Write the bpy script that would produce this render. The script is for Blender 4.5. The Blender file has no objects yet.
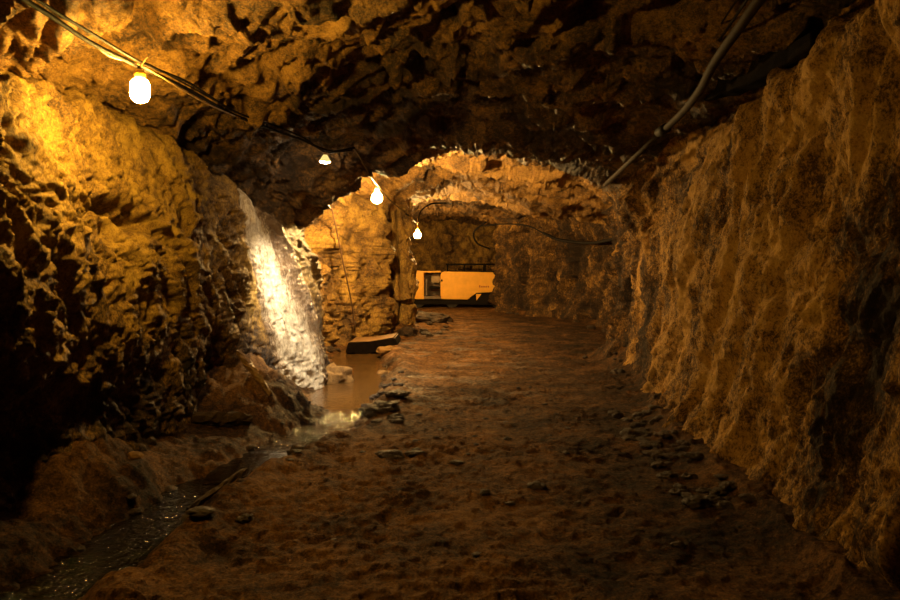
import bpy, bmesh, math, random
import numpy as np
from mathutils import Vector, Matrix

random.seed(7)
C = bpy.context.scene.collection
SC = bpy.context.scene
F32 = np.float32
FX, HY, CAMZ = 700.0, 270.0, 1.5

def P(px, py, d):
    """point of the mine seen at a picture position when it stands d metres down the drift"""
    return Vector(((px - 450.0) / FX * d, d, CAMZ - (py - HY) / FX * d))

# ------------------------------------------------------------------ noise
def _h(ix, iy, iz, seed):
    with np.errstate(over='ignore'):
        a = ix.astype(np.int64).astype(np.uint32) * np.uint32(374761393)
        a = a + iy.astype(np.int64).astype(np.uint32) * np.uint32(668265263)
        a = a + iz.astype(np.int64).astype(np.uint32) * np.uint32(2147483647 - 58)
        a = a + np.uint32((seed * 362437 + 12345) & 0xffffffff)
        a = (a ^ (a >> np.uint32(13))) * np.uint32(1274126177)
        a = (a ^ (a >> np.uint32(16))) * np.uint32(2246822519)
        return a ^ (a >> np.uint32(15))

def _r(h, k):
    return ((h >> np.uint32(k)) & np.uint32(1023)).astype(F32) * F32(2 / 1023.0) - F32(1)

def perlin(p, seed=0):
    i = np.floor(p); f = (p - i).astype(F32)
    w = f * f * f * (f * (f * 6 - 15) + 10)
    out = np.zeros(len(p), F32)
    for a in (0, 1):
        wx = w[:, 0] if a else 1 - w[:, 0]
        for b in (0, 1):
            wy = w[:, 1] if b else 1 - w[:, 1]
            for c in (0, 1):
                wz = w[:, 2] if c else 1 - w[:, 2]
                h = _h(i[:, 0] + a, i[:, 1] + b, i[:, 2] + c, seed)
                g = _r(h, 0) * (f[:, 0] - a) + _r(h, 10) * (f[:, 1] - b) + _r(h, 20) * (f[:, 2] - c)
                out += wx * wy * wz * g
    return out * F32(1.3)

def fbm(p, octaves=4, seed=0, gain=.5):
    s = np.zeros(len(p), F32); a = 1.0; q = p.copy()
    for k in range(octaves):
        s += F32(a) * perlin(q, seed + k * 17); a *= gain; q = q * 2.03 + 11.3
    return s

def ridged(p, octaves=4, seed=0, gain=.5):
    s = np.zeros(len(p), F32); a = 1.0; q = p.copy()
    for k in range(octaves):
        s += F32(a) * (1 - 2 * np.abs(perlin(q, seed + k * 17))); a *= gain; q = q * 2.07 + 7.7
    return s

def facets(p, seed=0, k=16.0):
    """broken-rock facets: every cell is a tilted plane, neighbours meet in edges"""
    i = np.floor(p); f = (p - i).astype(F32)
    num = np.zeros(len(p), F32); den = np.full(len(p), 1e-9, F32)
    for a in (-1, 0, 1):
        for b in (-1, 0, 1):
            for c in (-1, 0, 1):
                h = _h(i[:, 0] + a, i[:, 1] + b, i[:, 2] + c, seed)
                dx = f[:, 0] - a - (.5 + .45 * _r(h, 0))
                dy = f[:, 1] - b - (.5 + .45 * _r(h, 10))
                dz = f[:, 2] - c - (.5 + .45 * _r(h, 20))
                w = np.exp(-F32(k) * (dx * dx + dy * dy + dz * dz))
                h2 = h * np.uint32(2654435761)
                v = _r(h2, 0) * dx + _r(h2, 10) * dy + _r(h2, 20) * dz + .45 * _r(h2 * np.uint32(40503), 5)
                num += w * v; den += w
    return num / den

def sstep(a, b, x):
    t = np.clip((x - a) / (b - a), 0, 1); return t * t * (3 - 2 * t)

# ------------------------------------------------------------------ the drift's cross-sections
# per station: 15 points (x, z), left foot over the back to right foot
def sec(Lx, Lz, roof, Rx, Rz):
    return list(zip(Lx, Lz)) + roof + list(zip(Rx, Rz))
ZL = [-.5, .4, 1.2, 2.0, 2.6, 2.78]
ZN = [3.72, 3.1, 2.0, 1.2, .4, -.5]
ZR = [3.12, 2.72, 2.0, 1.2, .4, -.5]
ST = [
 (-4.0, sec([-2.6,-2.5,-2.35,-2.4,-2.5,-2.75], ZL, [(-1.6,3.2),(0,3.5),(1.7,3.75)], [2.55,2.42,2.3,2.15,2.0,1.6], ZN)),
 (2.0, sec([-2.6,-2.5,-2.35,-2.4,-2.5,-2.75], ZL, [(-1.6,3.2),(0,3.5),(1.7,3.75)], [2.55,2.42,2.3,2.15,2.0,1.6], ZN)),
 (3.6, sec([-2.6,-2.55,-2.30,-2.4,-2.55,-2.85], ZL, [(-1.6,3.2),(0,3.45),(1.7,3.7)], [2.62,2.45,2.32,2.18,2.03,1.6], ZN)),
 (5.0, sec([-2.45,-2.41,-2.37,-2.45,-2.63,-2.95], ZL, [(-1.65,3.2),(0,3.42),(1.6,3.5)], [2.78,2.5,2.38,2.25,2.1,1.6], [3.3,2.85,2.0,1.2,.4,-.5])),
 (7.0, sec([-2.3,-2.34,-2.37,-2.42,-2.55,-2.85], [-.5,.4,1.2,2.0,2.55,2.72], [(-1.7,3.02),(0,3.42),(1.5,3.32)], [2.8,2.57,2.5,2.42,2.3,1.8], ZR)),
 (8.0, sec([-2.2,-2.28,-2.36,-2.48,-2.56,-2.72], [-.5,.4,1.2,2.0,2.45,2.58], [(-1.7,3.02),(0,3.4),(1.5,3.28)], [2.7,2.62,2.6,2.55,2.45,2.2], ZR)),
 (8.8, sec([-2.0,-2.12,-2.28,-2.42,-2.5,-2.52], [-.5,.4,1.2,1.95,2.22,2.3], [(-1.6,2.82),(-.1,3.34),(1.5,3.18)], [2.6,2.65,2.68,2.65,2.55,2.3], [2.95,2.6,2,1.2,.4,-.5])),
 (9.7, sec([-1.70,-1.82,-1.95,-2.12,-2.2,-2.2], [-.5,.4,1.2,1.85,2.08,2.16], [(-1.42,2.84),(.1,3.3),(1.5,3.07)], [2.32,2.5,2.75,2.8,2.75,2.5], [2.65,2.3,1.8,1.2,.4,-.5])),
 (10.2, sec([-1.72,-1.82,-1.95,-2.12,-2.2,-2.2], [-.5,.4,1.2,1.85,2.08,2.2], [(-1.42,2.98),(.1,3.36),(1.5,3.12)], [2.35,2.55,2.8,2.85,2.8,2.55], [2.7,2.3,1.8,1.2,.4,-.5])),
 (11.2, sec([-2.5,-2.65,-2.8,-2.8,-2.75,-2.5], [-.5,.4,1.2,2.1,2.7,2.95], [(-1.5,3.4),(.2,3.62),(1.7,3.42)], [2.7,2.8,2.85,2.88,2.8,2.6], [3.0,2.6,2,1.2,.4,-.5])),
 (12.0, sec([-2.85,-2.95,-3.0,-3.0,-2.85,-2.5], [-.5,.4,1.2,2.1,2.8,3.1], [(-1.5,3.5),(.2,3.65),(1.8,3.45)], [2.6,2.75,2.92,2.95,2.85,2.7], [3.0,2.6,2,1.2,.4,-.5])),
 (13.0, sec([-2.75,-2.8,-2.85,-2.85,-2.75,-2.4], [-.5,.4,1.2,2.1,2.8,3.15], [(-1.4,3.55),(.2,3.68),(1.9,3.5)], [3.0,3.2,3.35,3.4,3.35,3.2], [3.05,2.6,2,1.2,.4,-.5])),
 (15.0, sec([-1.9,-1.95,-2.0,-2.0,-1.95,-1.8], [-.5,.4,1.2,2.1,2.8,3.1], [(-1.2,3.45),(.2,3.62),(2.0,3.3)], [3.5,3.8,3.95,4.0,3.95,3.8], [3.0,2.6,2,1.2,.4,-.5])),
 (15.9, sec([-1.5,-1.53,-1.56,-1.56,-1.55,-1.4], [-.5,.4,1.2,2.0,2.6,2.95], [(-.98,3.3),(.15,3.55),(1.95,3.2)], [3.6,3.9,4.05,4.1,4.05,3.9], [2.95,2.5,2,1.2,.4,-.5])),
 (16.6, sec([-2.3,-2.3,-2.3,-2.3,-2.1,-1.6], [-.5,.4,1.2,2.0,2.6,2.9], [(-.95,3.25),(.15,3.5),(1.9,3.1)], [3.7,3.95,4.1,4.15,4.1,3.95], [2.9,2.5,2,1.2,.4,-.5])),
 (17.5, sec([-2.4,-2.4,-2.4,-2.4,-2.2,-1.6], [-.5,.4,1.2,2.0,2.6,2.9], [(-.85,3.25),(.15,3.5),(1.9,3.05)], [3.8,4.05,4.2,4.2,4.1,3.95], [2.9,2.5,2,1.2,.4,-.5])),
 (18.6, sec([-2.6,-2.6,-2.65,-2.65,-2.5,-2.1], [-.5,.4,1.2,2.0,2.8,3.1], [(-1.2,3.5),(.15,3.65),(1.9,3.2)], [3.8,4.1,4.25,4.25,4.15,4.0], [2.95,2.5,2,1.2,.4,-.5])),
 (21.0, sec([-3.2,-3.2,-3.25,-3.25,-3.1,-2.5], [-.5,.4,1.2,2.0,2.8,3.3], [(-1.3,3.65),(.15,3.7),(1.7,3.45)], [3.2,3.55,3.75,3.75,3.6,3.45], [3.1,2.6,2,1.2,.4,-.5])),
 (23.5, sec([-3.4,-3.4,-3.45,-3.45,-3.3,-2.6], [-.5,.4,1.2,2.0,2.8,3.3], [(-1.4,3.65),(.1,3.7),(1.2,3.5)], [2.2,2.55,2.68,2.7,2.6,2.45], [3.2,2.7,2,1.2,.4,-.5])),
 (25.2, sec([-3.6,-3.6,-3.65,-3.65,-3.5,-2.7], [-.5,.4,1.2,2.0,2.8,3.3], [(-1.4,3.65),(.0,3.7),(1.0,3.5)], [1.8,2.0,2.05,2.0,1.87,1.75], [3.2,2.7,2,1.2,.4,-.5])),
 (26.3, sec([-3.7,-3.7,-3.75,-3.75,-3.6,-2.8], [-.5,.4,1.2,2.0,2.8,3.3], [(-1.4,3.65),(.0,3.7),(1.0,3.5)], [1.8,1.92,1.95,1.9,1.78,1.65], [3.2,2.7,2,1.2,.4,-.5])),
 (27.2, sec([-3.8,-3.8,-3.85,-3.85,-3.7,-2.9], [-.5,.4,1.2,2.0,2.8,3.3], [(-1.4,3.7),(.2,3.75),(1.6,3.6)], [2.7,3.0,3.2,3.2,3.1,3.0], [3.2,2.7,2,1.2,.4,-.5])),
 (31.5, sec([-3.8,-3.8,-3.85,-3.85,-3.7,-2.9], [-.5,.4,1.2,2.0,2.8,3.3], [(-1.4,3.7),(.2,3.75),(1.6,3.6)], [3.2,3.6,3.8,3.8,3.7,3.6], [3.2,2.7,2,1.2,.4,-.5])),
]
SD = np.array([s[0] for s in ST]); SP = np.array([s[1] for s in ST])        # (S,15,2)

def pchip(xk, yk, x):
    """monotone cubic through stations; yk (S, ...)"""
    h = np.diff(xk); sh = (-1,) + (1,) * (yk.ndim - 1)
    dl = np.diff(yk, axis=0) / h.reshape(sh)
    m = np.zeros_like(yk)
    w1 = (2 * h[1:] + h[:-1]).reshape(sh); w2 = (h[1:] + 2 * h[:-1]).reshape(sh)
    ok = dl[1:] * dl[:-1] > 0
    with np.errstate(divide='ignore', invalid='ignore'):
        hm = (w1 + w2) / (w1 / dl[:-1] + w2 / dl[1:])
    m[1:-1] = np.where(ok, hm, 0); m[0] = dl[0]; m[-1] = dl[-1]
    i = np.clip(np.searchsorted(xk, x) - 1, 0, len(xk) - 2)
    t = ((x - xk[i]) / h[i]); ts = t.reshape((-1,) + (1,) * (yk.ndim - 1)); hs = h[i].reshape(ts.shape)
    t2, t3 = ts * ts, ts ** 3
    return ((2*t3-3*t2+1)*yk[i] + (t3-2*t2+ts)*hs*m[i] + (-2*t3+3*t2)*yk[i+1] + (t3-t2)*hs*m[i+1])

def catmull(K, u):
    """K (R,15,2), u in [0,14] -> (R,U,2)"""
    n = K.shape[1]
    i = np.clip(np.floor(u).astype(int), 0, n - 2); t = (u - i)[None, :, None]
    p1, p2 = K[:, i], K[:, i + 1]
    p0 = np.where((i > 0)[None, :, None], K[:, np.maximum(i - 1, 0)], 2 * p1 - p2)
    p3 = np.where((i < n - 2)[None, :, None], K[:, np.minimum(i + 2, n - 1)], 2 * p2 - p1)
    a = .42
    m1, m2 = a * (p2 - p0), a * (p3 - p1)
    return ((2*t**3-3*t**2+1)*p1 + (t**3-2*t**2+t)*m1 + (-2*t**3+3*t**2)*p2 + (t**3-t**2)*m2)

def rows(d0, d1):
    out = [d0]
    while out[-1] < d1:
        d = out[-1]
        out.append(d + (max(.013, .0052 * d) if d > 2.6 else .09))
    out[-1] = d1
    return np.array(out)
DR = rows(-4.0, 31.5)
# columns: density per segment follows its usual length
segn = [60, 75, 75, 60, 30, 105, 125, 115, 95, 40, 65, 80, 80, 60]
UU = np.concatenate([np.linspace(k, k + 1, n, endpoint=False) for k, n in enumerate(segn)] + [[14.0]])
UL, UR = sum(segn[:5]), sum(segn[:9])            # where left wall ends / right wall starts

KD = pchip(SD, SP, DR)
XZ = catmull(KD, UU)
R_, U_ = XZ.shape[:2]
BASE = np.zeros((R_, U_, 3)); BASE[..., 0] = XZ[..., 0]; BASE[..., 1] = DR[:, None]; BASE[..., 2] = XZ[..., 1]
du = np.gradient(BASE, axis=1); dd = np.gradient(BASE, axis=0) / np.gradient(DR)[:, None, None]
NRM = np.cross(du, dd); NRM /= np.linalg.norm(NRM, axis=2, keepdims=True) + 1e-9
# du runs left foot -> roof -> right foot; make normals point into the drift
ctr = np.zeros((R_, 1, 3)); ctr[:, 0, 0] = (KD[:, 2, 0] + KD[:, 12, 0]) / 2; ctr[:, 0, 1] = DR; ctr[:, 0, 2] = 1.5
if np.sum(np.sum(NRM * (ctr - BASE), axis=2)) < 0: NRM = -NRM
p = BASE.reshape(-1, 3).astype(F32); nrm = NRM.reshape(-1, 3).astype(F32)
uu = np.tile(UU, R_).astype(F32); dcol = np.repeat(DR, U_).astype(F32)

wl = 1 - sstep(4.3, 5.4, uu); wr = sstep(8.6, 9.8, uu); wc = 1 - wl - wr
warp = np.stack([fbm(p / .9, 2, 3), fbm(p / .9, 2, 4), fbm(p / .9, 2, 5)], 1) * F32(.22)
q = p + warp
# left wall: rough crusted clay streaking down towards the back
sh = q.copy(); sh[:, 1] = q[:, 1] + .45 * q[:, 2]
dl_ = .10 * fbm(q / 1.1, 3, 21) + .085 * facets(sh / np.array([.5, .34, .62], F32), 22) \
    + .05 * ridged(sh / np.array([.3, .16, .5], F32), 3, 23) - .02 + .035 * facets(q / .1, 24) + .016 * ridged(q / .07, 2, 25) - .10 * np.maximum(0, perlin(sh / np.array([.2, .13, .16], F32), 26) - .2) - .05 * np.maximum(0, perlin(q / .055, 27) - .15)
# roof: broken layered blocks
ti = q.copy(); ti[:, 2] = q[:, 2] * 1.0 + .22 * q[:, 0]; ti[:, 1] = q[:, 1] + .3 * q[:, 0]
saw = ti[:, 1] * 1.35 + .9 * fbm(q / 1.6, 2, 37) + .25 * q[:, 0]; saw = saw - np.floor(saw)
saw2 = ti[:, 1] * 3.7 + 1.3 * fbm(q / .9, 2, 38); saw2 = saw2 - np.floor(saw2)
dc_ = .13 * fbm(q / 1.3, 2, 31) + .15 * facets(ti / np.array([1.1, .6, .5], F32), 32, 24) \
    + .095 * facets(ti / np.array([.5, .22, .22], F32), 33, 26) + .035 * facets(ti / np.array([.17, .08, .09], F32), 34, 26) \
    + .03 * ridged(ti / np.array([.5, .16, .2], F32), 3, 36) + .012 * ridged(q / .05, 2, 35) + .09 * saw * sstep(1, .82, saw) + .045 * saw2 * sstep(1, .8, saw2) - .05
# right wall: washed clay with upright flutes
fl = q.copy(); fl[:, 1] = q[:, 1] + .12 * q[:, 2]
dr_ = .10 * fbm(q / 1.2, 3, 41) + .13 * facets(fl / np.array([.55, .5, 1.1], F32), 42, 18) \
    + .035 * ridged(fl / np.array([.4, .22, .8], F32), 3, 43) - .02 + .02 * fbm(q / np.array([.14, .1, .2], F32), 3, 48) - .10 * np.maximum(0, perlin(fl / np.array([.3, .13, .32], F32), 46) - .25) - .05 * np.maximum(0, perlin(q / np.array([.08, .05, .1], F32), 47) - .2) + .03 * facets(q / np.array([.12, .09, .2], F32), 44, 22) + .010 * ridged(q / np.array([.06, .05, .12], F32), 2, 45)
disp = wl * dl_ + wc * dc_ + wr * dr_
# far walls are craggier
far = sstep(10.3, 11.3, dcol)
disp += far * (1 - wc) * (.30 * facets(q / np.array([1.1, 1.1, 1.9], F32), 51, 26) + .11 * facets(q / np.array([.36, .36, .6], F32), 52, 26) + .05 * ridged(q / np.array([.2, .2, .5], F32), 2, 53) + .05 * facets(q / .15, 54, 24) - .16 * np.maximum(0, perlin(q / np.array([.3, .3, .5], F32), 55) - .2))
# the washed slope under the flowstone is smoother
slope = wl * sstep(7.7, 8.5, dcol) * (1 - sstep(9.9, 10.3, dcol))
disp *= 1 - .55 * slope
disp *= .55 + .45 * sstep(2.0, 3.0, dcol)

# hollows and slots (where, reach along drift and up, how deep)
for (x, y, z, ry, rz, dep) in [
    (-2.4, 5.05, 1.95, .26, .055, .32), (-2.4, 5.35, 1.86, .2, .06, .3), (-2.4, 5.0, 1.77, .08, .07, .2),
    (-2.3, 8.05, .22, .22, .28, .5), (-2.65, 7.0, .35, .35, .4, .35), (-2.5, 4.9, .35, .7, .3, .12), (-2.3, 3.9, .5, .5, .6, .2),
    (2.3, 4.33, 1.78, .05, .12, .25), (2.3, 4.25, 2.06, .05, .07, .2), (2.4, 6.35, 2.0, .07, .2, .15),
    (2.3, 6.1, 2.45, .07, .12, .1), (2.2, 4.05, 1.3, .12, .25, .15), (2.6, 7.6, 2.7, .5, .14, .15),
    (-.7, 14.6, 3.4, .5, .4, .35), (3.9, 17.5, 1.4, .2, 1.0, .3), (3.2, 22.2, 1.5, .25, 1.0, .3)]:
    e = ((p[:, 1] - y) / ry) ** 2 + ((p[:, 2] - z) / rz) ** 2 + (np.maximum(np.abs(p[:, 0] - x) - .6, 0) / .2) ** 2
    disp -= F32(dep) * np.exp(-e * (1 + .5 * fbm(p / .15, 2, 60)))
V = (p + nrm * disp[:, None]).astype(F32)

# ------------------------------------------------------------------ materials
def mat(name): 
    m = bpy.data.materials.new(name); m.use_nodes = True; nt = m.node_tree; nt.nodes.clear()
    o = nt.nodes.new('ShaderNodeOutputMaterial'); b = nt.nodes.new('ShaderNodeBsdfPrincipled')
    nt.links.new(b.outputs[0], o.inputs[0]); return m, nt, b
def nd(nt, t, **kw):
    n = nt.nodes.new(t)
    for k, v in kw.items(): setattr(n, k, v)
    return n
def noise(nt, co, scale, detail=6, rough=.6, vec=None):
    n = nd(nt, 'ShaderNodeTexNoise'); n.inputs['Scale'].default_value = scale; n.inputs['Detail'].default_value = detail
    n.inputs['Roughness'].default_value = rough
    if vec is not None:
        mp = nd(nt, 'ShaderNodeMapping'); mp.inputs['Scale'].default_value = vec; nt.links.new(co, mp.inputs[0]); co = mp.outputs[0]
    nt.links.new(co, n.inputs['Vector']); return n.outputs['Fac']
def math_(nt, op, a, b=None, clamp=False):
    n = nd(nt, 'ShaderNodeMath', operation=op, use_clamp=clamp)
    for i, v in enumerate((a, b)):
        if v is None: continue
        if isinstance(v, (int, float)): n.inputs[i].default_value = v
        else: nt.links.new(v, n.inputs[i])
    return n.outputs[0]
def ramp(nt, fac, stops):
    r = nd(nt, 'ShaderNodeValToRGB'); el = r.color_ramp.elements
    while len(el) < len(stops): el.new(.5)
    for e, (pos, col) in zip(el, stops): e.position = pos; e.color = (*col, 1)
    nt.links.new(fac, r.inputs[0]); return r.outputs[0]
def bump(nt, hgt, dist, strength=1.0, prev=None):
    b = nd(nt, 'ShaderNodeBump'); b.inputs['Distance'].default_value = dist; b.inputs['Strength'].default_value = strength
    nt.links.new(hgt, b.inputs['Height'])
    if prev is not None: nt.links.new(prev, b.inputs['Normal'])
    return b.outputs[0]

def rock_material(name, stops, vec=(1, 1, 1), rough=(.85, .35), spec=.4, bump_amt=1.0, scales=(3.2, 24)):
    m, nt, b = mat(name)
    tc = nd(nt, 'ShaderNodeTexCoord').outputs['Object']
    at = nd(nt, 'ShaderNodeAttribute', attribute_name='ochre').outputs['Fac']
    wt = nd(nt, 'ShaderNodeAttribute', attribute_name='wet').outputs['Fac']
    n1 = noise(nt, tc, scales[0], 8, .65, vec); n2 = noise(nt, tc, scales[1], 6, .7, vec)
    v = math_(nt, 'ADD', math_(nt, 'MULTIPLY', math_(nt, 'SUBTRACT', n1, .5), 1.35), math_(nt, 'MULTIPLY', math_(nt, 'SUBTRACT', n2, .5), 1.3))
    n4 = noise(nt, tc, 75, 4, .7, vec); v = math_(nt, 'ADD', v, math_(nt, 'MULTIPLY', math_(nt, 'SUBTRACT', n4, .5), 1.3))
    v = math_(nt, 'ADD', v, at, True)
    nt.links.new(ramp(nt, v, stops), b.inputs['Base Color'])
    n3 = noise(nt, tc, 7, 5, .6)
    r = math_(nt, 'ADD', math_(nt, 'MULTIPLY', wt, n3), math_(nt, 'MULTIPLY', wt, .35), True)
    mr = nd(nt, 'ShaderNodeMapRange'); mr.inputs['To Min'].default_value = rough[0]; mr.inputs['To Max'].default_value = rough[1]
    nt.links.new(r, mr.inputs[0]); nt.links.new(mr.outputs[0], b.inputs['Roughness'])
    b.inputs['Specular IOR Level'].default_value = spec
    h1 = noise(nt, tc, 24, 9, .75, vec); h2 = noise(nt, tc, 110, 4, .65)
    bn = bump(nt, h1, .06 * bump_amt, 1.0); bn = bump(nt, h2, .010 * bump_amt, .9, bn)
    nt.links.new(bn, b.inputs['Normal']); return m

M = {}
M['wall_l'] = rock_material('crusted ochre clay', [(0, (.010, .006, .004)), (.3, (.06, .03, .011)), (.6, (.25, .14, .03)), (1, (.52, .33, .06))], (1, 1.4, .8))
M['roof'] = rock_material('dark wet rock', [(0, (.012, .009, .008)), (.35, (.065, .038, .020)), (.65, (.27, .145, .04)), (1, (.5, .29, .075))], (1, 1, 1.4), (.75, .2), .28)
M['wall_r'] = rock_material('washed tan clay', [(0, (.018, .010, .006)), (.3, (.12, .062, .018)), (.6, (.50, .285, .07)), (1, (.70, .44, .13))], (1, 1.2, .8), (.9, .6), .25)
M['floor'] = rock_material('trampled mud', [(0, (.010, .006, .004)), (.35, (.065, .031, .010)), (.65, (.17, .082, .026)), (1, (.30, .155, .05))], (1, 1, 1), (.95, .25), .14, 1.2, (2.2, 19))
M['stone'] = rock_material('muddy stone', [(0, (.012, .009, .007)), (.5, (.06, .036, .02)), (1, (.22, .125, .05))], (1, 1, 1), (.7, .4), .4)
M['ochre_stone'] = rock_material('ochre stone', [(0, (.12, .06, .02)), (.5, (.34, .19, .06)), (1, (.5, .3, .1))], (1, 1, 1), (.8, .5), .3)
M['flow'] = rock_material('pale mineral crust', [(0, (.16, .10, .055)), (.3, (.42, .32, .21)), (.6, (.74, .64, .49)), (1, (.88, .82, .70))], (1, 3.5, .8), (.5, .12), .6, 1.0, (3.5, 14))

def plain(name, col, rough=.6, metal=0.0, var=.25, scale=12, bmp=.002, spec=.4):
    m, nt, b = mat(name)
    tc = nd(nt, 'ShaderNodeTexCoord').outputs['Object']
    n = noise(nt, tc, scale, 5, .65)
    lo = tuple(c * (1 - var) for c in col); hi = tuple(min(1, c * (1 + var)) for c in col)
    nt.links.new(ramp(nt, n, [(.3, lo), (.7, hi)]), b.inputs['Base Color'])
    b.inputs['Roughness'].default_value = rough; b.inputs['Metallic'].default_value = metal; b.inputs['Specular IOR Level'].default_value = spec
    nt.links.new(bump(nt, noise(nt, tc, scale * 4, 4), bmp), b.inputs['Normal']); return m
M['yellow'] = plain('yellow machine paint', (.80, .40, .03), .45, 0, .12, 3)
M['black_steel'] = plain('blackened steel', (.009, .007, .006), .7, 0, .25, 12, .002, .08)
M['grey_steel'] = plain('dusty grey steel', (.16, .12, .085), .6, .2)
M['seat'] = plain('worn tan vinyl', (.34, .25, .14), .6)
M['rubber'] = plain('black rubber', (.012, .010, .009), .7, 0, .25, 12, .002, .08)
M['tyre'] = plain('tyre rubber', (.02, .016, .013), .8)
M['red_mark'] = plain('faded red lettering', (.42, .13, .03), .6)
M['cable'] = plain('dusty black cable', (.012, .009, .007), .7, 0, .4, 30, .002, .08)
M['pale_cable'] = plain('pale flex', (.34, .22, .09), .45, 0, .2, 30)
M['flex'] = plain('dusty flex', (.10, .065, .03), .6, 0, .2, 30, .002, .1)
M['pipe'] = plain('dirty dark pipe', (.024, .016, .010), .75, 0, .4, 9, .002, .1)
M['shade_black'] = plain('shade black', (.007, .005, .004), .9, 0, .5, 14, .006, .02)  # near-black carries painted shade: right wall undercut and slab front
M['log'] = plain('wet log bark', (.035, .022, .012), .75, 0, .5, 14, .006, .1)
M['plank_and_lit_top'] = plain('wet plank and lit top', (.16, .09, .035), .5, 0, .5, 10, .006)
M['socket'] = plain('yellow plastic socket', (.75, .45, .04), .4)
M['socket_brown'] = plain('brown lamp holder', (.16, .09, .04), .4)
M['rust'] = plain('rusted iron', (.08, .04, .02), .7, .3)

def emit(name, col, strength):
    m = bpy.data.materials.new(name); m.use_nodes = True; nt = m.node_tree; nt.nodes.clear()
    o = nt.nodes.new('ShaderNodeOutputMaterial'); e = nt.nodes.new('ShaderNodeEmission')
    e.inputs[0].default_value = (*col, 1); e.inputs[1].default_value = strength
    nt.links.new(e.outputs[0], o.inputs[0]); return m
WARM = (1.0, .57, .095)
M['lit_jar'] = emit('glowing jar glass', WARM, 1000)
M['lit_reflector_face'] = emit('glowing reflector lens', (1.0, .68, .34), 520)
M['lit_reflector'] = emit('lit reflector back', (1.0, .72, .22), 1.1)
M['lit_globe'] = emit('glowing globe', (1.0, .60, .19), 2700)
M['lit_small'] = emit('glowing small globe', (1.0, .60, .19), 1500)
M['lit_deep'] = emit('glowing globe by the machine', (1.0, .58, .17), 2600)

def water_material(name, col, waves, rough, silt=((0, 1), (16, 1))):
    m, nt, b = mat(name)
    tc = nd(nt, 'ShaderNodeTexCoord').outputs['Object']
    b.inputs['Roughness'].default_value = rough; b.inputs['IOR'].default_value = 1.33; b.inputs['Specular IOR Level'].default_value = .6
    # waves: how choppy the water is along the ditch (metres down the drift, height)
    sx = nd(nt, 'ShaderNodeSeparateXYZ'); nt.links.new(tc, sx.inputs[0])
    mr = nd(nt, 'ShaderNodeMapRange'); mr.inputs['From Min'].default_value = 0; mr.inputs['From Max'].default_value = 16; nt.links.new(sx.outputs['Y'], mr.inputs[0])
    amp = ramp(nt, mr.outputs[0], [(y / 16, (a, a, a)) for y, a in waves])
    mx = nd(nt, 'ShaderNodeMix', data_type='RGBA', blend_type='MULTIPLY'); mx.inputs[0].default_value = 1.0
    nt.links.new(ramp(nt, noise(nt, tc, 4, 4), [(.3, tuple(c * .6 for c in col)), (.75, col)]), mx.inputs[6])
    nt.links.new(ramp(nt, mr.outputs[0], [(y / 16, (a, a, a)) for y, a in silt]), mx.inputs[7]); nt.links.new(mx.outputs[2], b.inputs['Base Color'])
    h = math_(nt, 'ADD', noise(nt, tc, 13, 3, .55), math_(nt, 'MULTIPLY', noise(nt, tc, 45, 2, .5), .35))
    nt.links.new(bump(nt, math_(nt, 'MULTIPLY', h, amp), .10, 1.0), b.inputs['Normal']); return m
M['pool'] = water_material('murky pool water', (.075, .039, .013), [(5.2, .06), (6.05, .06), (6.3, .5), (7.5, .5), (8.0, .06), (15, .03)], .03, ((5.2, .08), (6.3, .12), (7.4, .8), (8.5, 1)))
M['riffle'] = water_material('running water', (.006, .004, .002), [(0, .5), (4.6, .5), (5.5, .06)], .03)
# ------------------------------------------------------------------ mesh helpers
def link_grid(name, verts, nr, nu, material, attrs=None):
    me = bpy.data.meshes.new(name)
    idx = np.arange(nr * nu).reshape(nr, nu)
    f = np.stack([idx[:-1, :-1], idx[1:, :-1], idx[1:, 1:], idx[:-1, 1:]], -1).reshape(-1, 4)
    me.vertices.add(nr * nu); me.vertices.foreach_set('co', np.ascontiguousarray(verts, F32).ravel())
    me.loops.add(f.size); me.loops.foreach_set('vertex_index', f.ravel().astype(np.int32))
    me.polygons.add(len(f)); me.polygons.foreach_set('loop_start', np.arange(0, f.size, 4, dtype=np.int32))
    me.polygons.foreach_set('loop_total', np.full(len(f), 4, np.int32))
    me.update(calc_edges=True); me.validate()
    me.polygons.foreach_set('use_smooth', np.ones(len(f), bool))
    for k, a in (attrs or {}).items():
        me.attributes.new(k, 'FLOAT', 'POINT').data.foreach_set('value', np.ascontiguousarray(a, F32).ravel())
    me.materials.append(material)
    o = bpy.data.objects.new(name, me); C.objects.link(o); return o

def obj(name, bm, material, parent=None, smooth=False, loc=None):
    me = bpy.data.meshes.new(name); bmesh.ops.recalc_face_normals(bm, faces=bm.faces[:]); bm.to_mesh(me); bm.free()
    if smooth: me.polygons.foreach_set('use_smooth', [True] * len(me.polygons))
    for m in (material if isinstance(material, (list, tuple)) else [material]): me.materials.append(m)
    o = bpy.data.objects.new(name, me); C.objects.link(o)
    if parent: o.parent = parent
    if loc is not None: o.location = loc
    return o
def tag(o, label, cat, group=None, kind=None):
    o['label'] = label; o['category'] = cat
    if group: o['group'] = group
    if kind: o['kind'] = kind
    return o
def thing(name, label, cat, loc=(0, 0, 0), rz=0, group=None):
    o = bpy.data.objects.new(name, None); o.empty_display_size = .1; C.objects.link(o); o.location = loc; o.rotation_euler = (0, 0, rz)
    return tag(o, label, cat, group)

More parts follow.
